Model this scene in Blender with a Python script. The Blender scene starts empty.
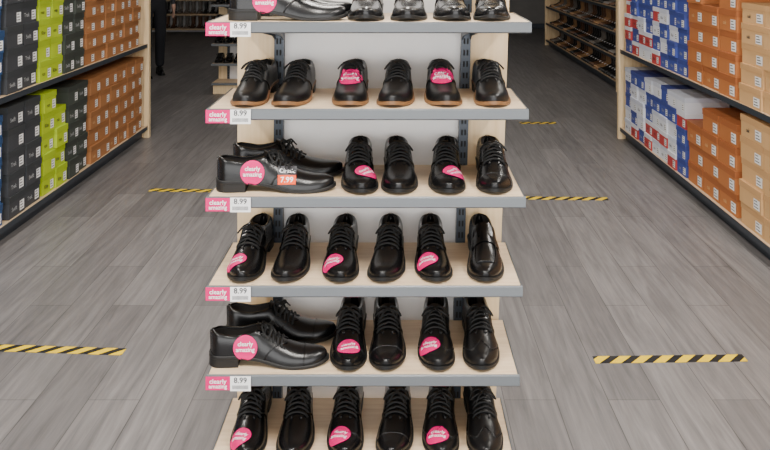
import bpy, math, random
import numpy as np
from mathutils import Vector, Matrix
from mathutils.bvhtree import BVHTree
random.seed(7)
S = bpy.context.scene
COL = S.collection

# ---------------------------------------------------------------- materials
def new_mat(name):
    m = bpy.data.materials.new(name); m.use_nodes = True
    return m, m.node_tree, m.node_tree.nodes["Principled BSDF"]

def mat(name, col, rough=0.5, metal=0.0, spec=0.5, bump=0.0, bscale=200, var=0.0, vscale=8, coat=0.0):
    m, nt, b = new_mat(name)
    b.inputs["Base Color"].default_value = (*col, 1)
    b.inputs["Roughness"].default_value = rough
    b.inputs["Metallic"].default_value = metal
    b.inputs["Specular IOR Level"].default_value = spec
    b.inputs["Coat Weight"].default_value = coat
    tc = nt.nodes.new("ShaderNodeTexCoord")
    if var > 0:
        n = nt.nodes.new("ShaderNodeTexNoise"); n.inputs["Scale"].default_value = vscale
        n.inputs["Detail"].default_value = 4
        r = nt.nodes.new("ShaderNodeValToRGB")
        r.color_ramp.elements[0].position = .3; r.color_ramp.elements[1].position = .7
        r.color_ramp.elements[0].color = (*[c*(1-var) for c in col], 1)
        r.color_ramp.elements[1].color = (*[min(1, c*(1+var)) for c in col], 1)
        nt.links.new(tc.outputs["Object"], n.inputs["Vector"])
        nt.links.new(n.outputs["Fac"], r.inputs["Fac"])
        nt.links.new(r.outputs["Color"], b.inputs["Base Color"])
    if bump > 0:
        n = nt.nodes.new("ShaderNodeTexNoise"); n.inputs["Scale"].default_value = bscale
        bp = nt.nodes.new("ShaderNodeBump"); bp.inputs["Strength"].default_value = bump
        bp.inputs["Distance"].default_value = .001
        nt.links.new(tc.outputs["Object"], n.inputs["Vector"])
        nt.links.new(n.outputs["Fac"], bp.inputs["Height"])
        nt.links.new(bp.outputs["Normal"], b.inputs["Normal"])
    return m

def wood_mat(name, c1, c2, stretch=(18, 18, 1.2), rough=.45):
    m, nt, b = new_mat(name)
    tc = nt.nodes.new("ShaderNodeTexCoord"); mp = nt.nodes.new("ShaderNodeMapping")
    mp.inputs["Scale"].default_value = stretch
    n = nt.nodes.new("ShaderNodeTexNoise"); n.inputs["Scale"].default_value = 3; n.inputs["Detail"].default_value = 6
    r = nt.nodes.new("ShaderNodeValToRGB")
    r.color_ramp.elements[0].position = .3; r.color_ramp.elements[1].position = .7
    r.color_ramp.elements[0].color = (*c1, 1); r.color_ramp.elements[1].color = (*c2, 1)
    nt.links.new(tc.outputs["Object"], mp.inputs["Vector"]); nt.links.new(mp.outputs[0], n.inputs["Vector"])
    nt.links.new(n.outputs["Fac"], r.inputs["Fac"]); nt.links.new(r.outputs["Color"], b.inputs["Base Color"])
    b.inputs["Roughness"].default_value = rough
    return m

def floor_mat():
    m, nt, b = new_mat("grey_plank_floor")
    L = nt.links.new
    tc = nt.nodes.new("ShaderNodeTexCoord"); mp = nt.nodes.new("ShaderNodeMapping")
    mp.inputs["Rotation"].default_value = (0, 0, math.radians(90))
    br = nt.nodes.new("ShaderNodeTexBrick")
    br.inputs["Scale"].default_value = 1
    br.inputs["Brick Width"].default_value = 1.25
    br.inputs["Row Height"].default_value = .185
    br.inputs["Mortar Size"].default_value = .0018
    br.inputs["Color1"].default_value = (.132, .124, .123, 1)
    br.inputs["Color2"].default_value = (.186, .175, .172, 1)
    br.inputs["Mortar"].default_value = (.07, .065, .064, 1)
    br.offset = .37
    L(tc.outputs["Object"], mp.inputs["Vector"]); L(mp.outputs[0], br.inputs["Vector"])
    m2 = nt.nodes.new("ShaderNodeMapping"); m2.inputs["Scale"].default_value = (22, 1.3, 1)
    n = nt.nodes.new("ShaderNodeTexNoise"); n.inputs["Scale"].default_value = 1.6; n.inputs["Detail"].default_value = 8
    n.inputs["Roughness"].default_value = .65; n.inputs["Distortion"].default_value = .6
    L(tc.outputs["Object"], m2.inputs["Vector"]); L(m2.outputs[0], n.inputs["Vector"])
    r = nt.nodes.new("ShaderNodeValToRGB")
    r.color_ramp.elements[0].position = .3; r.color_ramp.elements[1].position = .72
    r.color_ramp.elements[0].color = (.60, .60, .61, 1); r.color_ramp.elements[1].color = (1.32, 1.32, 1.32, 1)
    L(n.outputs["Fac"], r.inputs["Fac"])
    mx = nt.nodes.new("ShaderNodeMix"); mx.data_type = 'RGBA'; mx.blend_type = 'MULTIPLY'
    mx.inputs["Factor"].default_value = 1
    L(br.outputs["Color"], mx.inputs["A"]); L(r.outputs["Color"], mx.inputs["B"])
    L(mx.outputs["Result"], b.inputs["Base Color"])
    b.inputs["Roughness"].default_value = .45
    bp = nt.nodes.new("ShaderNodeBump"); bp.inputs["Strength"].default_value = .25; bp.inputs["Distance"].default_value = .002
    inv = nt.nodes.new("ShaderNodeMath"); inv.operation = 'SUBTRACT'; inv.inputs[0].default_value = 1
    L(br.outputs["Fac"], inv.inputs[1]); L(inv.outputs[0], bp.inputs["Height"]); L(bp.outputs["Normal"], b.inputs["Normal"])
    return m

def tape_mat():
    m, nt, b = new_mat("hazard_tape")
    L = nt.links.new
    tc = nt.nodes.new("ShaderNodeTexCoord"); sp = nt.nodes.new("ShaderNodeSeparateXYZ")
    L(tc.outputs["Object"], sp.inputs[0])
    ad = nt.nodes.new("ShaderNodeMath"); ad.operation = 'SUBTRACT'
    L(sp.outputs["X"], ad.inputs[0]); L(sp.outputs["Y"], ad.inputs[1])
    mu = nt.nodes.new("ShaderNodeMath"); mu.operation = 'MULTIPLY'; mu.inputs[1].default_value = 1/.085
    L(ad.outputs[0], mu.inputs[0])
    fr = nt.nodes.new("ShaderNodeMath"); fr.operation = 'FRACT'; L(mu.outputs[0], fr.inputs[0])
    gt = nt.nodes.new("ShaderNodeMath"); gt.operation = 'GREATER_THAN'; gt.inputs[1].default_value = .45
    L(fr.outputs[0], gt.inputs[0])
    mx = nt.nodes.new("ShaderNodeMix"); mx.data_type = 'RGBA'
    mx.inputs["A"].default_value = (.012, .012, .012, 1); mx.inputs["B"].default_value = (.78, .54, .0, 1)
    L(gt.outputs[0], mx.inputs["Factor"]); L(mx.outputs["Result"], b.inputs["Base Color"])
    b.inputs["Roughness"].default_value = .5; b.inputs["Specular IOR Level"].default_value = .3
    return m

M = {}
M['leather'] = mat("black_leather", (.004, .004, .0045), .25, bump=.25, bscale=350, coat=.0, spec=.42)
M['leather_soft'] = mat("soft_black_leather", (.005, .005, .0055), .34, bump=.3, bscale=300, coat=.0, spec=.42)
M['sole'] = mat("black_rubber_sole", (.008, .008, .008), .5, spec=.35)
M['tan_sole'] = mat("tan_sole_edge", (.18, .085, .032), .5)
M['lining'] = mat("shoe_lining", (.035, .03, .027), .8)
M['lace'] = mat("black_lace", (.011, .011, .011), .7, bump=.5, bscale=900, spec=.35)
M['pink'] = mat("pink_sticker", (.66, .0, .14), .5, spec=.25)
M['white'] = mat("white_print", (.85, .85, .85), .5)
M['ink'] = mat("dark_print", (.03, .03, .035), .5)
M['orange'] = mat("orange_label", (.80, .07, .005), .5, spec=.25)
M['metal'] = mat("grey_shelf_metal", (.10, .11, .12), .38, metal=.2)
M['darkmetal'] = mat("dark_upright_metal", (.045, .055, .07), .4, metal=.4)
M['slot'] = mat("upright_slot", (.004, .004, .004), .8)
M['birch'] = wood_mat("birch_board", (.72, .52, .28), (.86, .67, .42))
M['shelftop'] = wood_mat("pale_shelf_laminate", (.68, .50, .32), (.80, .63, .43), (3, 30, 30))
M['shelfwood'] = wood_mat("gondola_wood", (.48, .34, .2), (.6, .45, .29), (18, 1.2, 18))
M['backpanel'] = mat("white_back_panel", (.87, .86, .85), .5, var=.03)
M['wall'] = mat("painted_wall", (.22, .21, .20), .8, var=.04)
M['ceil'] = mat("ceiling_tile", (.6, .6, .6), .9, var=.03)
M['floor'] = floor_mat()
M['tape'] = tape_mat()
BOXC = {
 'charcoal': ((.04, .043, .05), (.03, .034, .038)),
 'lime': ((.42, .56, .008), (.34, .47, .008)),
 'olive': ((.045, .055, .045), (.03, .036, .03)),
 'rust': ((.38, .16, .055), (.29, .115, .035)),
 'orangebrown': ((.46, .16, .045), (.36, .11, .03)),
 'kraft': ((.60, .36, .16), (.54, .31, .135)),
 'blue': ((.05, .08, .34), (.04, .06, .26)),
 'whitebox': ((.72, .74, .80), (.60, .63, .72)),
 'navy': ((.02, .07, .19), (.015, .05, .14)),
 'redbox': ((.5, .05, .05), (.7, .7, .74)),
}
BM = {k: (mat(k+"_card", v[0], .6, var=.08, vscale=3), mat(k+"_lid_card", v[1], .6)) for k, v in BOXC.items()}
M['softprint'] = mat("faded_print", (.35, .36, .37), .6)
M['whiteish'] = mat("boot_rim_highlight", (.35, .31, .27), .9)  # pale colour painted on boot rims as their white-ish highlights

# ---------------------------------------------------------------- mesh builder
class MB:
    def __init__(s): s.v = []; s.f = []; s.m = []; s.mats = []; s.sm = []
    def mi(s, m):
        if m not in s.mats: s.mats.append(m)
        return s.mats.index(m)
    def add(s, vs, fs, m, smooth=False):
        b = len(s.v); i = s.mi(m)
        s.v += [tuple(p) for p in vs]
        for f in fs:
            s.f.append(tuple(b+k for k in f)); s.m.append(i); s.sm.append(smooth)
    def box(s, x0, x1, y0, y1, z0, z1, m):
        vs = [(x0,y0,z0),(x1,y0,z0),(x1,y1,z0),(x0,y1,z0),(x0,y0,z1),(x1,y0,z1),(x1,y1,z1),(x0,y1,z1)]
        s.add(vs, [(0,3,2,1),(4,5,6,7),(0,1,5,4),(1,2,6,5),(2,3,7,6),(3,0,4,7)], m)
    def grid(s, rows, m, smooth=True, flip=False, closed=False):
        n = len(rows[0]); vs = [p for r in rows for p in r]; fs = []
        for i in range(len(rows)-1):
            for j in range(n if closed else n-1):
                k = (j+1) % n
                f = (i*n+j, i*n+k, (i+1)*n+k, (i+1)*n+j)
                fs.append(f[::-1] if flip else f)
        s.add(vs, fs, m, smooth)
    def tube(s, pts, r, m, n=6, taper=None):
        pts = [Vector(p) for p in pts]; rows = []
        for i, p in enumerate(pts):
            t = (pts[min(i+1, len(pts)-1)]-pts[max(i-1, 0)])
            if t.length < 1e-9: t = Vector((1, 0, 0))
            t.normalize()
            up = Vector((0, 0, 1)) if abs(t.z) < .9 else Vector((0, 1, 0))
            a = t.cross(up).normalized(); b = a.cross(t).normalized()
            rr = r if taper is None else r*taper[i]
            rows.append([p+a*rr*math.cos(q*2*math.pi/n)+b*rr*math.sin(q*2*math.pi/n) for q in range(n)])
        s.grid(rows, m, True, closed=True)
        s.add(rows[0], [tuple(range(n))], m); s.add(rows[-1], [tuple(range(n))[::-1]], m)
    def mesh(s, name, doubles=False, recalc=True):
        me = bpy.data.meshes.new(name); me.from_pydata(s.v, [], s.f)
        for m in s.mats: me.materials.append(m)
        me.polygons.foreach_set("material_index", s.m)
        me.polygons.foreach_set("use_smooth", s.sm)
        me.update()
        if doubles or recalc:
            import bmesh
            bm = bmesh.new(); bm.from_mesh(me)
            if doubles: bmesh.ops.remove_doubles(bm, verts=bm.verts, dist=2e-5)
            if recalc: bmesh.ops.recalc_face_normals(bm, faces=bm.faces)
            bm.to_mesh(me); bm.free()
        return me
    def obj(s, name, loc=(0,0,0), **k):
        o = bpy.data.objects.new(name, s.mesh(name, **k)); COL.objects.link(o); o.location = loc
        return o

_tc = {}
def text_geo(txt):
    if txt in _tc: return _tc[txt]
    cu = bpy.data.curves.new("t", 'FONT'); cu.body = txt; cu.size = 1
    cu.align_x = 'CENTER'; cu.align_y = 'CENTER'; cu.resolution_u = 2
    cu.offset = .018
    o = bpy.data.objects.new("t", cu); COL.objects.link(o)
    bpy.context.view_layer.update()
    me = bpy.data.meshes.new_from_object(o.evaluated_get(bpy.context.evaluated_depsgraph_get()))
    vs = [v.co.copy() for v in me.vertices]; fs = [tuple(p.vertices) for p in me.polygons]
    bpy.data.objects.remove(o); bpy.data.meshes.remove(me); bpy.data.curves.remove(cu)
    _tc[txt] = (vs, fs); return _tc[txt]

def put_text(mb, txt, size, c, u, v, m):
    vs, fs = text_geo(txt); c, u, v = Vector(c), Vector(u), Vector(v)
    mb.add([c+u*p.x*size+v*p.y*size for p in vs], fs, m)

# ---------------------------------------------------------------- shoe
L = .291
def ip(keys):
    xs = np.array([k[0] for k in keys]); ys = np.array([k[1] for k in keys])
    d = np.gradient(ys, xs)
    def f(t):
        t = min(max(t, xs[0]), xs[-1]); i = min(int(np.searchsorted(xs, t, 'right'))-1, len(xs)-2)
        h = xs[i+1]-xs[i]; s = (t-xs[i])/h
        return float((2*s**3-3*s*s+1)*ys[i]+(s**3-2*s*s+s)*h*d[i]+(-2*s**3+3*s*s)*ys[i+1]+(s**3-s*s)*h*d[i+1])
    return f
Wc = ip([(0,.032),(.1,.0365),(.2,.0408),(.3,.0437),(.42,.0415),(.55,.0355),(.7,.0325),(.85,.0325),(1,.0305)])
Hc = ip([(0,.020),(.08,.026),(.18,.031),(.28,.038),(.38,.048),(.48,.058),(.56,.064),(.66,.053),(.78,.044),(.9,.049),(1,.055)])
Oc = ip([(.56,0),(.585,.013),(.64,.0215),(.72,.0240),(.82,.0240),(.9,.0215),(.96,.013),(.984,0)])
Zs = ip([(0,.009),(.08,.003),(.18,0),(.36,0),(.5,.009),(.64,.017),(.74,.020),(1,.020)])
Cc = ip([(0,.009),(.2,.005),(.4,0),(.6,-.002),(1,0)])
Nc = ip([(0,2.4),(.25,2.3),(.45,1.9),(.6,2.2),(.8,2.7),(1,2.6)])
TH = .008
def rnd(t, a=.23, b=.11):
    r = 1.
    if t < a: r = math.sqrt(max(0, 1-(1-t/a)**2.15)) if t > 0 else 0
    if t > 1-b: r = math.sqrt(max(0, 1-((t-1+b)/b)**2.4))
    return r
def W(t): return Wc(t)*rnd(t)
def H(t):
    r = 1.
    if t < .09: r = .45+.55*math.sqrt(max(0, 1-(1-t/.09)**2))
    return Hc(t)*r
def O(t): return min(max(0, Oc(t)) if .56 < t < .984 else 0, W(t)*.92)
def Y(t): return -L/2+L*t
def surf(t, th, side, off=0.):
    w = W(t)+off; h = H(t)+off*(math.sin(th)); o = O(t); n = Nc(t)
    c, s_ = max(0, math.cos(th)), max(0, math.sin(th))
    x = o+(max(w, o)-o)*c**(2/n); z = Zs(t)+TH+h*s_**(2/n)
    return Vector((Cc(t)+side*x, Y(t), z))

def build_shoe(name, mirror=False, style='derby', soleM='sole', res=1.0, boot=False, leatherM=None, laces=True):
    mb = MB(); NS = int(46*res); K = int(11*res)+2; lea = leatherM or M['leather']
    ts = [.5-.5*math.cos(math.pi*i/NS) for i in range(NS+1)]
    ts = sorted(set([round(t, 5) for t in ts]+[.56, .572, .984, .975]))
    ths = [math.pi/2*j/K for j in range(K+1)]
    for side in (-1, 1):
        mb.grid([[surf(t, th, side) for th in ths] for t in ts], lea, True, flip=side < 0)
    if res >= 1:
        ti = [t for t in ts if .5 < t <= .99]
        for side in (-1, 1):   # lining
            mb.grid([[surf(t, th, side, -.0022) for th in ths] for t in ti], M['lining'], True)
        mb.grid([[Vector((Cc(t)+s_*(W(t)-.003), Y(t), Zs(t)+TH+.004)) for s_ in (-1, -.3, .3, 1)] for t in ti], M['lining'], True)
        tr = [.56, .565, .572, .58]+[.59+i*.0188 for i in range(21)]+[.9845]
        for side in (-1, 1):   # collar piping
            mb.tube([surf(t, math.pi/2, side)+Vector((0, 0, .0002)) for t in tr], .0019, lea)
        hi = math.radians(76)
        def ts0(th): q = th/hi; return .53-.19*q**1.3
        if style in ('derby', 'cap', 'wing'):
            for side in (-1, 1):    # quarters laid over the vamp
                rows = []
                for i in range(31):
                    s = i/30; r = []
                    for j in range(K+1):
                        th = hi*j/K; t0 = ts0(th); t = t0+(.998-t0)*s
                        thh = th+(math.pi/2-th)*(j/K)*min(1, max(0, (t-.55)/.05))
                        r.append(surf(t, thh, side, .0024))
                    rows.append(r)
                mb.grid(rows, lea, True, flip=side < 0)
                mb.tube([surf(ts0(hi*j/12), hi*j/12, side, .0014) for j in range(13)], .0018, lea)
                mb.tube([surf(.345+.21*j/8, hi, side, .0014) for j in range(9)], .0018, lea)
                mb.tube([surf(.36+.19*j/8, math.radians(50), side, .0026) for j in range(9)], .0006, lea, 4)
        if style == 'cap':
            for side in (-1, 1):
                rows = [[surf(.19*s/10-.0, th, side, .0014) for th in ths] for s in range(1, 11)]
                mb.grid(rows, lea, True, flip=side < 0)
            mb.tube([surf(.19, math.radians(a), -1, .0012) for a in range(0, 91, 9)]+[surf(.19, math.radians(a), 1, .0012) for a in range(81, -1, -9)], .0013, lea)
        if style == 'wing':     # W-shaped brogue toe with punched dots
            def tw(th):
                q = th/(math.pi/2)
                return .155+.10*max(0, (q-.62)/.38)**1.4 + .24*max(0, (.62-q)/.62)**1.3
            for side in (-1, 1):
                rows = [[surf(max(.004, tw(th)*s/12), th, side, .0015) for th in ths] for s in range(1, 13)]
                mb.grid(rows, lea, True, flip=side < 0)
                mb.tube([surf(tw(math.radians(a)), math.radians(a), side, .0014) for a in range(0, 91, 6)], .0015, lea)
                for a in range(6, 90, 7):
                    th = math.radians(a); p = surf(tw(th)-.018, th, side, .0018)
                    mb.tube([p-Vector((0, .001, .0003)), p+Vector((0, .001, .0006))], .0013, M['slot'], 6)
        if style == 'loafer':
            path = [surf(.52-.36*math.sin(math.pi*q/2), math.radians(50+q*10), -1, .001) for q in [i/10 for i in range(11)]]
            path2 = [surf(.52-.36*math.sin(math.pi*q/2), math.radians(50+q*10), 1, .001) for q in [i/10 for i in range(10, -1, -1)]]
            top = [surf(.16, math.radians(a), -1, .001) for a in range(65, 91, 8)]+[surf(.16, math.radians(a), 1, .001) for a in range(82, 60, -8)]
            mb.tube(path+top+path2, .0018, lea)
            rows = [[surf(t, math.radians(a), -1, .003) for a in range(25, 91, 8)]+[surf(t, math.radians(a), 1, .003) for a in range(82, 20, -8)] for t in (.41, .42, .46, .5, .51)]
            mb.grid(rows, lea, True)
        rows = []   # tongue
        for i in range(9):
            s = i/8; t = .47+.135*s; r = []
            zt = surf(min(t, .56), math.pi/2, 1).z
            for j in range(-4, 5):
                x = j/4*.021
                r.append(Vector((Cc(t)+x, Y(t), zt+.002+.018*max(0, s-.45)-(x/.021)**2*(.004+.004*s))))
            rows.append(r)
        mb.grid(rows, lea, True)
        if laces and style != 'loafer':
            for k in range(5):
                t = .385+k*.037; A = [52, 60, 68, 76, 84, 90]
                p = [surf(t+.004*(k % 2), math.radians(a), -1, .0045) for a in A]+[surf(t-.004*(k % 2), math.radians(a), 1, .0045) for a in A[-2::-1]]
                p[0].z -= .004; p[-1].z -= .004
                mb.tube(p, .0026, M['lace'])
            c = surf(.535, math.pi/2, 1)+Vector((0, 0, .007))
            for sd in (-1, 1):
                lp = []
                for i in range(15):
                    a = 2*math.pi*i/14; u = (1-math.cos(a))/2
                    lp.append(c+Vector((sd*.034*u, -.012*math.sin(a)-.010*u, .006*math.sin(math.pi*u)-.014*u*u)))
                mb.tube(lp, .0023, M['lace'])
                mb.tube([c+Vector((sd*.020*s, -.034*s-.004*math.sin(s*5), .005*math.sin(3*s)-.014*s*s)) for s in [i/8 for i in range(9)]], .0021, M['lace'])
            mb.tube([c+Vector((-.006, 0, 0)), c+Vector((0, 0, .001)), c+Vector((.006, 0, 0))], .0045, M['lace'], 8)
        mb.tube([Vector((0, Y(.9985)+.001*math.sin(q), Zs(1)+TH+H(1)*q)) for q in (.05, .3, .6, .97)], .0035, lea)
    rows = []   # sole
    for t in ts:
        w = (Wc(t)+.0040)*rnd(t, .23, .11); y = Y(t)*(1+.0075/(L/2)*.75); z = Zs(t); c = Cc(t)
        rows.append([Vector((c-w*.96, y, z)), Vector((c-w, y, z+.002)), Vector((c-w, y, z+TH-.001)), Vector((c-w*.95, y, z+TH+.001)),
                     Vector((c+w*.95, y, z+TH+.001)), Vector((c+w, y, z+TH-.001)), Vector((c+w, y, z+.002)), Vector((c+w*.96, y, z))])
    mb.grid(rows, M[soleM], False, closed=True)
    th_ = [t for t in ts if t >= .745]; rows = []   # heel block
    for t in [.745]+th_:
        w = (Wc(t)+.003)*rnd(t); y = Y(t)*1.036; z = Zs(t)+.001; c = Cc(t)
        rows.append([Vector((c-w*.97, y, 0)), Vector((c-w, y, z)), Vector((c+w, y, z)), Vector((c+w*.97, y, 0))])
    mb.grid(rows, M['sole'], False, closed=True)
    mb.add(rows[0], [(0, 1, 2, 3)], M['sole'])
    if boot:
        rows = []
        for i, z in enumerate((.070, .11, .15, .19, .22)):
            rows.append([Vector((.042*math.cos(a)*(1-.1*(i == 1)), L*.24+.058*math.sin(a)*(1-.12*(i == 1)), z)) for a in [2*math.pi*q/10 for q in range(10)]])
        mb.grid(rows, lea, True, closed=True)
        mb.tube([r for r in rows[-1]]+[rows[-1][0]], .008, M['whiteish'], 4)
        mb.add([(.0425, -.02, .04), (.0425, .03, .04), (.0425, .03, .06), (.0425, -.02, .06)], [(0, 1, 2, 3)], M['white'])  # white side label, put in to give the boots white-ish highlights
    if mirror:
        mb.v = [(-x, y, z) for x, y, z in mb.v]
    return mb.mesh(name, doubles=True)

SH = {}
for st, so in (('derby', 'sole'), ('cap', 'sole'), ('wing', 'sole'), ('derby', 'tan_sole'), ('loafer', 'sole')):
    key = st+('_tan' if so == 'tan_sole' else '')
    for mi in (False, True):
        SH[(key, mi)] = build_shoe("dress_shoe_"+key, mi, st, so, leatherM=M['leather_soft'] if (st == 'wing' or so == 'tan_sole') else None)
BV = {}
def bvh(me):
    if me.name not in BV:
        BV[me.name] = BVHTree.FromPolygons([v.co.copy() for v in me.vertices], [tuple(p.vertices) for p in me.polygons])
    return BV[me.name]

def sticker(shoe, c, d, r=.029, rot=0, label=None):
    """paper sticker pressed on the leather"""
    me = shoe.data; T = bvh(me); d = Vector(d).normalized(); c = Vector(c)
    up = Vector((0, 0, 1)); u = up.cross(d).normalized(); v = d.cross(u).normalized()
    cr, sr = math.cos(rot), math.sin(rot); u, v = u*cr+v*sr, v*cr-u*sr
    hit = T.ray_cast(c+d*.2, -d)[0]; dc = (hit-c).dot(d) if hit else .02
    def proj(a, b, off):
        p = c+u*a+v*b; h = T.ray_cast(p+d*.2, -d)[0]
        q = (h-c).dot(d) if h else dc-.012
        q = max(q, dc-.012-.25*math.hypot(a, b))
        return p+d*(q+off)
    mb = MB()
    if label is None:
        rows = [[proj(r*k/8*math.cos(q*math.pi/14), r*k/8*math.sin(q*math.pi/14), .0016) for q in range(28)] for k in range(9)]
        mb.grid(rows, M['pink'], True, closed=True)
        for s_, yy, sz in (("clearly", .30, .36), ("amazing", -.15, .36)):
            vs, fs = text_geo(s_)
            mb.add([proj(p.x*r*sz*1.35, yy*r+p.y*r*sz*1.35, .0026) for p in vs], fs, M['white'])
    else:
        w, h = label
        rows = [[proj(w*(i/6-.5), h*(j/6-.5), .0016) for i in range(7)] for j in range(7)]
        mb.grid(rows[:4], M['orange'], True); mb.grid(rows[3:], M['ink'], True)
        vs, fs = text_geo("7.99"); mb.add([proj(p.x*w*.42, -h*.26+p.y*w*.42, .0026) for p in vs], fs, M['white'])
        vs, fs = text_geo("Classic"); mb.add([proj(p.x*w*.31, h*.22+p.y*w*.34, .0026) for p in vs], fs, M['white'])
    o = bpy.data.objects.new("price_sticker", mb.mesh("price_sticker", recalc=False)); COL.objects.link(o)
    o.parent = shoe
    return o

# ---------------------------------------------------------------- display rack
FY, BY = 2.04, 2.345        # shelf front / back depth
RX0, RX1 = -.472, .306
SZ = [1.4235, 1.211, .996, .778, .560, .341]
def rack(name, loc=(0, 0, 0), labels=True):
    mb = MB(); cx = (RX0+RX1)/2; hw = (RX1-RX0)/2; top = 1.68
    X0, X1 = -hw, hw; y0, y1 = FY-BY, 0.
    for xa, xb in ((X0+.012, X0+.012+.105), (X1-.117, X1-.012)):
        mb.box(xa, xb, .012, .052, 0, top, M['birch'])
    mb.box(X0+.117, X1-.117, .022, .042, .1, top-.01, M['backpanel'])
    mb.box(X0+.012, X1-.012, .01, .054, top, top+.03, M['birch'])
    for u in (X0+.117+.013, X1-.117-.013):
        mb.box(u-.013, u+.013, -.006, .022, .08, top-.02, M['darkmetal'])
        z = .12
        while z < top-.05:
            mb.box(u-.007, u-.002, -.0068, -.004, z, z+.016, M['slot'])
            mb.box(u+.002, u+.007, -.0068, -.004, z, z+.016, M['slot']); z += .032
    for z in SZ+[.125]:
        mb.box(X0, X1, y0+.004, -.004, z-.016, z, M['shelftop'])
        r = [(y0+.004, z-.001), (y0, z+.0005), (y0-.003, z-.003), (y0-.006, z-.024), (y0-.003, z-.027), (y0+.008, z-.027), (y0+.008, z-.023), (y0+.004, z-.023)]
        mb.grid([[Vector((x, a, b)) for a, b in r] for x in (X0-.002, X1+.002)], M['metal'], False, closed=True)
        for x in (X0-.002, X1+.002): mb.add([Vector((x, a, b)) for a, b in r], [tuple(range(8))], M['metal'])
        for u in (X0+.130, X1-.130, ):   # tapered brackets
            for sgn in (-.011, .011):
                a = u+sgn; w = .0015
                pts = [(y0+.03, z-.017), (-.006, z-.017), (-.006, z-.075), (-.05, z-.06), (y0+.03, z-.028)]
                vs = [Vector((a-w, p, q)) for p, q in pts]+[Vector((a+w, p, q)) for p, q in pts]
                n = 5
                mb.add(vs, [tuple(range(n)), tuple(range(n, 2*n))[::-1]]+[(i, (i+1) % n, n+(i+1) % n, n+i) for i in range(n)], M['darkmetal'])
        mb.box(X0, X0+.003, y0+.004, -.004, z-.02, z+.0015, M['metal']); mb.box(X1-.003, X1, y0+.004, -.004, z-.02, z+.0015, M['metal'])
    mb.box(X0+.012, X1-.012, y0+.03, .05, 0, .105, M['birch'])
    mb.box(X0+.03, X1-.03, .05, .30, 0, .06, M['birch'])
    # the stand is a touch wider at the top than at the foot
    mb.v = [(x+(x-X0)/(X1-X0)*.034*(z-1.0), y, z) for x, y, z in mb.v]
    o = mb.obj(name, (cx+loc[0], BY+loc[1], loc[2]))
    if labels:
        for i, z in enumerate(SZ):
            lb = MB(); y = y0-.0085
            xa = X0; h0, h1 = z-.034, z-.001
            lb.box(xa-.002, xa+.058, y-.001, y+.001, h0+.001, h1, M['pink'])
            lb.box(xa+.058, xa+.108, y-.0016, y+.0006, h0-.001, h1+.001, M['white'])
            put_text(lb, "clearly", .016, (xa+.028, y-.0016, z-.012), (1, 0, 0), (0, 0, 1), M['white'])
            put_text(lb, "amazing", .014, (xa+.028, y-.0016, z-.024), (1, 0, 0), (0, 0, 1), M['white'])
            put_text(lb, "8.99", .019, (xa+.083, y-.0022, z-.009), (1, 0, 0), (0, 0, 1), M['ink'])
            for q in range(14):
                lb.box(xa+.064+q*.0028, xa+.064+q*.0028+.0013, y-.0022, y-.0016, z-.030, z-.021, M['ink'])
            p = bpy.data.objects.new("price_label", lb.mesh("price_label")); COL.objects.link(p); p.parent = o
    return o
rack("shoe_display_rack")

def px2x(px, y): return (px-400)/833*y
def shoe(kind, mi, x, y, z, rot, parent=None):
    o = bpy.data.objects.new("dress_shoe", SH[(kind, mi)]); COL.objects.link(o)
    o.location = (x, y, z); o.rotation_euler = (0, 0, rot)
    if parent: o.parent = parent
    return o
CY = FY+.006+L/2
rows = {
 0: [(366,'derby',0,None),(409,'derby',1,None),(452,'cap',0,None),(494,'cap',1,None)],
 1: [(250,'derby_tan',0,None),(293,'derby_tan',1,None),(350,'derby_tan',0,(0,.40,-.1)),(397,'derby_tan',1,None),(443,'derby_tan',0,(0,.42,-.05)),(493,'derby_tan',1,None)],
 2: [(358,'derby',0,(.022,.22,.4)),(399,'derby',1,None),(448,'cap',0,(.024,.22,.3)),(496,'cap',1,None)],
 3: [(246,'derby',0,(-.022,.17,.5)),(290,'derby',1,None),(340,'derby',0,(-.020,.17,.3)),(388,'derby',1,None),(433,'derby',0,(-.018,.19,.4)),(487,'loafer',1,None)],
 4: [(348,'cap',0,(.008,.16,.1)),(387,'cap',1,None),(437,'wing',0,(-.018,.19,.3)),(482,'wing',1,None)],
 5: [(247,'derby',0,(-.015,.13,0)),(294,'derby',1,None),(345,'cap',0,(-.01,.14,0)),(396,'cap',1,None),(442,'wing',0,(-.005,.14,0)),(485,'wing',1,None)],
}
for si, lst in rows.items():
    for px, kind, mi, st in lst:
        rot = random.uniform(-.06, .06)+(-.03 if not mi else .02)
        o = shoe(kind, bool(mi), px2x(px, CY-.07), CY+random.uniform(0, .005), SZ[si]+.0005, rot)
        if st:
            x, t, r = st
            p = Vector((x, Y(t), .05))
            if si == 1:
                sticker(o, (x, Y(t), .055), (-.1, -1, .75), r=.030, rot=.1)
            else:
                sticker(o, p, (x*12, -.45, 1), r=.029, rot=r)
for si in (0, 2, 4):
    z = SZ[si]+.0005; x = px2x(276 if si == 2 else (288 if si == 0 else 269), FY+.06)
    o = shoe('derby' if si != 4 else 'cap', True, x, FY+.068, z, math.radians(92))
    sticker(o, (-.02, .056, .046), (-1, 0, .25), r=.030, rot=.0)
    if si == 2: sticker(o, (-.02, -.03, .038), (-1, 0, .35), label=(.045, .046))
    o2 = shoe('derby' if si != 4 else 'cap', False, x+.012, FY+.2, z, math.radians(88))

r2 = rack("shoe_display_rack", (-1.62, 7.2, 0), labels=False)
r2.name = "shoe_display_rack.001"
for si, z in enumerate(SZ):
    for k in range(7):
        shoe('derby', k % 2 == 1, -.33+k*.105, -.157, z+.0005, 0, r2)

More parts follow.
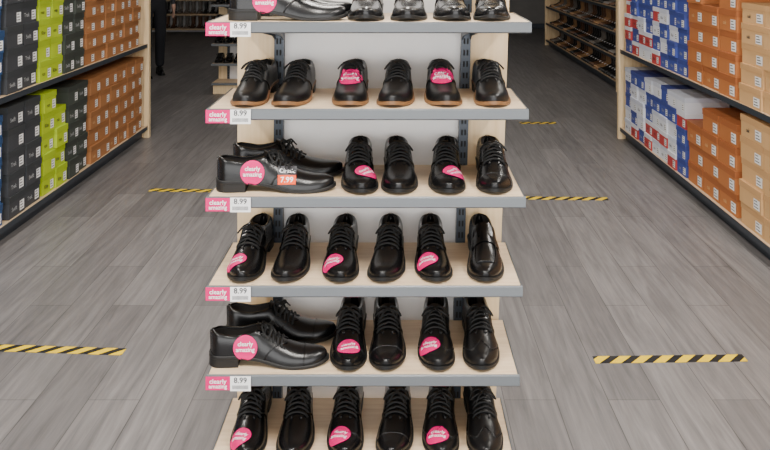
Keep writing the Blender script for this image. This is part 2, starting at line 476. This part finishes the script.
# ---------------------------------------------------------------- gondola units with boxes
def boxes(side, xf, y0, y1, z0, n, colw, h, kinds, words, depth=.30, lab=True, gap=.004):
    """side=+1: unit stands on the left, faces +X"""
    mb = MB(); y = y0; u = Vector((0, side, 0)); up = Vector((0, 0, 1))
    while y+colw <= y1+.03:
        z = z0; nn = n-(1 if random.random() < .15 else 0)
        for k in range(nn):
            kd = random.choice(kinds); bm, lm = BM[kd]; j = random.uniform(-.012, .008)
            xa = xf+side*j; xb = xa-side*depth; A, B = min(xa, xb), max(xa, xb)
            ya, yb = y+gap, y+colw-gap; lid = h*.3
            mb.box(A+.003, B-.003, ya+.003, yb-.003, z, z+h-.004, bm)
            mb.box(A, B, ya, yb, z+h-lid, z+h-.001, lm)
            fx = xa-side*.003+side*.0006; yc = (ya+yb)/2
            if lab:
                w = colw*.26; lc = yc+side*colw*(.28)
                a = Vector((fx, lc, z+h*.34))
                mb.add([a-u*w/2-up*h*.22, a+u*w/2-up*h*.22, a+u*w/2+up*h*.22, a-u*w/2+up*h*.22], [(0, 1, 2, 3)], M['white'])
                a2 = a+Vector((side*.0004, 0, 0))
                for q in range(3):
                    zz = h*(.14-.13*q)
                    mb.add([a2-u*w*.4+up*(zz-.003), a2+u*w*(.1+.1*q)+up*(zz-.003), a2+u*w*(.1+.1*q)+up*(zz+.002), a2-u*w*.4+up*(zz+.002)], [(0, 1, 2, 3)], M['ink'])
            wd = random.choice(words)
            if wd:
                put_text(mb, wd, h*.26, (fx+side*.0004, yc-side*colw*.17, z+h*.36), u, up,
                         M['ink'] if kd in ('lime', 'whitebox', 'kraft', 'redbox') else (M['softprint'] if kd not in ('rust', 'orangebrown') else BM['kraft'][0]))
            z += h
        y += colw
    mb.obj("stacked_shoe_boxes", recalc=False)

def gondola(side, xf, y0, y1, zs, ztop=1.75, depth=.42):
    mb = MB()
    def bx(a, b, *r):
        A, B = xf-side*a, xf-side*b; mb.box(min(A, B), max(A, B), *r)
    bx(depth, depth+.03, y0, y1, 0, ztop, M['backpanel'])
    for z in zs:
        bx(.004, depth, y0, y1, z-.028, z, M['shelfwood'])
        bx(0, .004, y0, y1, z-.032, z+.001, M['darkmetal'])
    for y in (y0-.045, y1):
        bx(-.01, .035, y, y+.045, 0, ztop, M['birch'])
        bx(.035, depth+.03, y+.008, y+.037, 0, ztop, M['birch'])
    bx(.05, .07, y0, y1, 0, zs[0]-.028, M['darkmetal'])
    mb.obj("shoe_shelf_unit")
gondola(1, -2.15, .8, 7.1, [.10, .80, 1.60], 1.75)
gondola(-1, 1.86, .8, 7.05, [.10, .76, 1.60], 1.75)
LX = -2.165
T1 = ["Swift", "Trek", ""]; T2 = ["", "", "oak"]; T3 = ["run", "Kite", ""]
def lcol(a, b, lo, n, cw, h, kinds, w): boxes(1, LX, a, b, lo, n, cw, h, kinds, w)
zU, zL = .801, .101
lcol(1.0, 3.7, zU, 5, .3, .12, ['rust', 'charcoal'], T1); lcol(3.75, 4.55, zU, 5, .2, .12, ['navy'], T3)
lcol(4.58, 4.99, zU, 5, .205, .125, ['charcoal'], T1); lcol(5.0, 5.36, zU, 5, .18, .125, ['lime'], T3)
lcol(5.37, 5.72, zU, 5, .175, .125, ['olive'], T1); lcol(5.74, 7.05, zU, 6, .2, .11, ['rust'], T2)
lcol(1.0, 3.7, zL, 5, .3, .12, ['kraft', 'navy'], T1); lcol(3.75, 4.60, zL, 5, .2, .12, ['navy'], T3)
lcol(4.61, 5.05, zL, 5, .21, .125, ['charcoal'], T1); lcol(5.06, 5.43, zL, 5, .18, .125, ['lime'], T3)
lcol(5.44, 5.8, zL, 5, .175, .12, ['olive'], T1); lcol(5.82, 7.05, zL, 5, .2, .12, ['rust'], T2)
RXf = 1.875
def rcol(a, b, lo, n, cw, h, kinds, w, lab=True): boxes(-1, RXf, a, b, lo, n, cw, h, kinds, w, lab=lab)
zU = .761
rcol(1.0, 4.0, zU, 6, .31, .115, ['kraft'], T2); rcol(4.02, 4.62, zU, 5, .29, .11, ['kraft'], T2)
rcol(4.65, 5.45, zU, 5, .265, .125, ['orangebrown'], T2); rcol(5.47, 6.98, zU, 7, .185, .105, ['blue', 'whitebox', 'blue', 'redbox'], T3)
rcol(1.0, 4.0, zL, 5, .31, .115, ['kraft'], T2); rcol(4.02, 4.62, zL, 5, .29, .12, ['kraft'], T2)
rcol(4.65, 5.45, zL, 4, .265, .13, ['orangebrown'], T2); rcol(5.47, 6.98, zL, 5, .185, .105, ['blue', 'whitebox', 'blue', 'whitebox', 'redbox'], T3)

# ---------------------------------------------------------------- boots wall at back
bl = [mat("boot_black", (.015, .015, .015), .35), mat("boot_brown", (.12, .055, .025), .45), mat("boot_grey", (.2, .18, .16), .6), mat("boot_tan", (.36, .2, .09), .6)]
BT = [build_shoe("boot_lo", False, 'x', 'tan_sole' if i > 1 else 'sole', .22, True, bl[i]) for i in range(4)]
BG = []
for me in BT:
    BG.append(([v.co.copy() for v in me.vertices], [tuple(p.vertices) for p in me.polygons], [p.material_index for p in me.polygons], list(me.materials)))
def boots(name, n, zs, origin, along, rot):
    mb = MB(); R = Matrix.Rotation(rot, 3, 'Z'); o = Vector(origin); a = Vector(along)
    for z in zs:
        for i in range(n):
            vs, fs, mi, ms = BG[random.choice((0, 0, 0, 1, 1, 2, 3))] if i % 2 == 0 else last
            last = (vs, fs, mi, ms)
            p = o+a*(i*.125+(.008 if i % 2 else 0))+Vector((0, 0, z))
            tv = [R @ v+p for v in vs]; b = len(mb.v); mb.v += [tuple(q) for q in tv]
            for f, k in zip(fs, mi):
                mb.f.append(tuple(b+q for q in f)); mb.m.append(mb.mi(ms[k])); mb.sm.append(True)
    mb.obj(name, recalc=False)
zb = [.10, .38, .66, .94, 1.22]
boots("boots_on_shelves", 35, [z+.001 for z in zb], (2.45+.165, 9.5, 0), (0, 1, 0), math.radians(-90))
gondola(-1, 2.45, 9.42, 14.0, zb, 1.9)
boots("boots_on_shelves", 30, [z+.001 for z in zb], (-5.0, 15.9+.165, 0), (1, 0, 0), 0)
mb = MB()
for z in zb: mb.box(-5.1, -1.1, 15.88, 16.28, z-.03, z, M['shelfwood'])
mb.box(-5.1, -1.1, 16.28, 16.31, 0, 1.9, M['backpanel'])
for x in (-5.15, -1.1): mb.box(x, x+.04, 15.88, 16.31, 0, 1.9, M['birch'])
mb.obj("boot_shelf_unit")

# ---------------------------------------------------------------- hazard tape
def tape(x0, y0, x1, y1, w=.055):
    d = Vector((x1-x0, y1-y0)); l = d.length; n = 12; mb = MB()
    rows = [[Vector((l*(i/n-.5), s*w/2+.0008*math.sin(i*1.7), .0012+(0 if s else 0))) for s in (-1, 1)] for i in range(n+1)]
    mb.grid(rows, M['tape'], False)
    bot = [[p-Vector((0, 0, .001)) for p in r] for r in rows]
    for s in (0, 1): mb.grid([[rows[i][s], bot[i][s]] for i in range(n+1)], M['tape'], False)
    o = mb.obj("hazard_floor_tape", ((x0+x1)/2, (y0+y1)/2, 0)); o.rotation_euler = (0, 0, math.atan2(d.y, d.x))
def fp(px, py): y = 1.6*833/(py+50); return px2x(px, y), y
tape(*fp(594, 360), *fp(745, 358)); tape(*fp(-30, 347), *fp(124, 352))
tape(*fp(524, 198), *fp(608, 199), .06); tape(*fp(150, 190), *fp(215, 191), .06); tape(*fp(520, 123), *fp(556, 123), .07)

# ---------------------------------------------------------------- people
def person(name, loc, rot, jeans, top_c, hair_c, skin_c=(.5, .3, .22), stride=.12):
    V = []; E = []; R = []
    def a(p, r, par=None):
        V.append(p); R.append(r if isinstance(r, tuple) else (r, r)); i = len(V)-1
        if par is not None: E.append((par, i))
        return i
    pel = a((0, 0, .96), (.15, .11)); sp = a((0, 0, 1.12), (.135, .10), pel); ch = a((0, 0, 1.33), (.15, .11), sp)
    nb = a((0, 0, 1.46), (.07, .06), ch); nk = a((0, -.005, 1.53), .052, nb); hd = a((0, -.015, 1.61), (.075, .085), nk); hh = a((0, -.01, 1.69), (.078, .095), hd); a((0, 0, 1.75), .055, hh)
    for s in (-1, 1):
        shd = a((s*.17, 0, 1.41), .062, ch); el = a((s*.235, .03, 1.13), .045, shd); wr = a((s*.245, -.04, .90), .028, el)
        pm = a((s*.245, -.055, .84), (.018, .036), wr)
        for k, (dy, l) in enumerate(((-.03, .062), (-.01, .072), (.010, .068), (.028, .052))):
            r0 = a((s*.245, -.055+dy, .800), .0095, pm); r1 = a((s*.240, -.058+dy*1.1, .800-l*.55), .0088, r0); a((s*.228, -.06+dy*1.1, .800-l), .008, r1)
        t1 = a((s*.236, -.092, .855), .011, pm); a((s*.230, -.108, .82), .009, t1)
        hp = a((s*.085, 0, .88), .095, pel); kn = a((s*.10, s*stride*.4-.015, .50), .072, hp); cf = a((s*.105, s*stride*.8+.01, .28), .066, kn); a((s*.11, s*stride+.01, .085), .06, cf)
    me = bpy.data.meshes.new(name); me.from_pydata(V, E, []); ob = bpy.data.objects.new(name+"_t", me); COL.objects.link(ob)
    mo = ob.modifiers.new("s", 'SKIN'); mo.use_smooth_shade = True
    for i, sv in enumerate(me.skin_vertices[0].data): sv.radius = R[i]; sv.use_root = (i == 0)
    ob.modifiers.new("d", 'SUBSURF').levels = 2
    bpy.context.view_layer.update()
    m2 = bpy.data.meshes.new_from_object(ob.evaluated_get(bpy.context.evaluated_depsgraph_get()))
    bpy.data.objects.remove(ob); m2.name = name
    m2.materials.clear()
    for m in (mat(name+"_trousers", jeans, .85, bump=.3, bscale=60), mat(name+"_jacket", top_c, .8), mat(name+"_skin", skin_c, .5), mat(name+"_hair", hair_c, .6)): m2.materials.append(m)
    for p in m2.polygons:
        c = p.center; k = 0 if c.z < .99 else 1
        if abs(c.x) > .19: k = 1
        if abs(c.x) > .19 and c.z < .905: k = 2
        if c.z > 1.50: k = 2
        if c.z > 1.71 or (c.z > 1.58 and c.y > .02): k = 3
        p.material_index = k; p.use_smooth = True
    o = bpy.data.objects.new(name, m2); COL.objects.link(o); o.location = loc; o.rotation_euler = (0, 0, rot)
    fb = MB()
    def blob(c, r, m):
        fb.grid([[Vector((c[0]+r[0]*math.sin(t)*math.cos(q), c[1]+r[1]*math.sin(t)*math.sin(q), c[2]+r[2]*math.cos(t))) for q in [k*math.pi/5 for k in range(10)]] for t in [j*math.pi/7 for j in range(8)]], m, True, closed=True)
    blob((0, -.108, 1.645), (.013, .02, .022), m2.materials[2]); blob((0, -.100, 1.605), (.022, .008, .006), M['tan_sole'])
    for s in (-1, 1):
        blob((s*.03, -.095, 1.67), (.012, .009, .007), M['white']); blob((s*.03, -.103, 1.67), (.005, .003, .005), M['ink'])
        blob((s*.082, .0, 1.65), (.01, .018, .03), m2.materials[2])
    f = bpy.data.objects.new("face", fb.mesh("face")); COL.objects.link(f); f.parent = o
    for s in (-1, 1):
        q = bpy.data.objects.new("shoe", SH[('derby', s > 0)]); COL.objects.link(q); q.parent = o; q.location = (s*.11, s*stride-.045, .0005)
person("standing_shopper", (-3.14, 10.6, 0), .5, (.012, .013, .018), (.03, .03, .035), (.03, .02, .015))

# ---------------------------------------------------------------- room shell
def slab(name, x0, x1, y0, y1, z0, z1, m):
    mb = MB(); mb.box(x0, x1, y0, y1, z0, z1, m); return mb.obj(name)
XW0, XW1, YF, YB, ZC = -5.6, 5.0, -3.0, 17.0, 3.1
slab("floor", XW0, XW1, YF, YB, -.1, 0, M['floor'])
slab("ceiling", XW0, XW1, YF, YB, ZC, ZC+.1, M['ceil'])
slab("wall_left", XW0-.1, XW0, YF, YB, 0, ZC, M['wall'])
slab("wall_right", XW1, XW1+.1, YF, YB, 0, ZC, M['wall'])
slab("wall_back", XW0, XW1, YB, YB+.1, 0, ZC, M['wall'])
mb = MB()
mb.box(XW0, XW1, YF-.1, YF, 2.75, ZC, M['wall']); mb.box(XW0, -4.6, YF-.1, YF, 0, 2.75, M['wall']); mb.box(4.2, XW1, YF-.1, YF, 0, 2.75, M['wall'])
mb.obj("wall_front")
mb = MB()
for x in (-4.6, -2.6, -1.0, 1.0, 2.6, 4.15): mb.box(x, x+.05, YF-.09, YF-.03, 0, 2.75, M['darkmetal'])
mb.box(-4.6, 4.2, YF-.09, YF-.03, 2.70, 2.75, M['darkmetal'])
mb.obj("window_1")
for nm, x in (("baseboard_left", XW0), ("baseboard_right", XW1-.015)): slab(nm, x, x+.015, YF, YB, 0, .1, M['darkmetal'])
slab("baseboard_back", XW0, XW1, YB-.015, YB, 0, .1, M['darkmetal'])

em, nt, b = new_mat("light_diffuser"); b.inputs["Emission Color"].default_value = (1, .97, .92, 1); b.inputs["Emission Strength"].default_value = 3
for x in (-1.9, 0.0, 1.7):
    for y, e in ((.6, 85), (3.2, 48), (6.0, 17), (9.5, 6), (13.0, 5)):
        mb = MB(); mb.box(x-.1, x+.1, y-.62, y+.62, ZC-.06, ZC-.001, M['metal']); mb.box(x-.08, x+.08, y-.6, y+.6, ZC-.068, ZC-.061, em)
        fx = mb.obj("ceiling_light")
        l = bpy.data.lights.new("tube_light", 'AREA'); l.shape = 'RECTANGLE'; l.size = .16; l.size_y = 1.2; l.energy = e; l.color = (1, .95, .88)
        lo = bpy.data.objects.new("tube_light", l); COL.objects.link(lo); lo.parent = fx; lo.location = (x, y, ZC-.075)
pl = bpy.data.lights.new("shopfront_daylight_portal", 'AREA'); pl.shape = 'RECTANGLE'; pl.size = 8.8; pl.size_y = 2.7; pl.cycles.is_portal = True
po = bpy.data.objects.new("shopfront_daylight_portal", pl); COL.objects.link(po); po.location = (-.2, YF-.12, 1.36); po.rotation_euler = (math.radians(90), 0, 0)

w = bpy.data.worlds.new("daylight"); S.world = w; w.use_nodes = True
bg = w.node_tree.nodes["Background"]; bg.inputs[0].default_value = (1, .995, .985, 1); bg.inputs[1].default_value = 5.8

# ---------------------------------------------------------------- camera
cam = bpy.data.cameras.new("camera"); co = bpy.data.objects.new("camera", cam); COL.objects.link(co); S.camera = co
co.location = (0, 0, 1.6); co.rotation_euler = (math.radians(90), 0, 0)
cam.sensor_width = 36; cam.lens = 833/770*36; cam.clip_start = .05
cam.shift_x = -15/770; cam.shift_y = -275/770
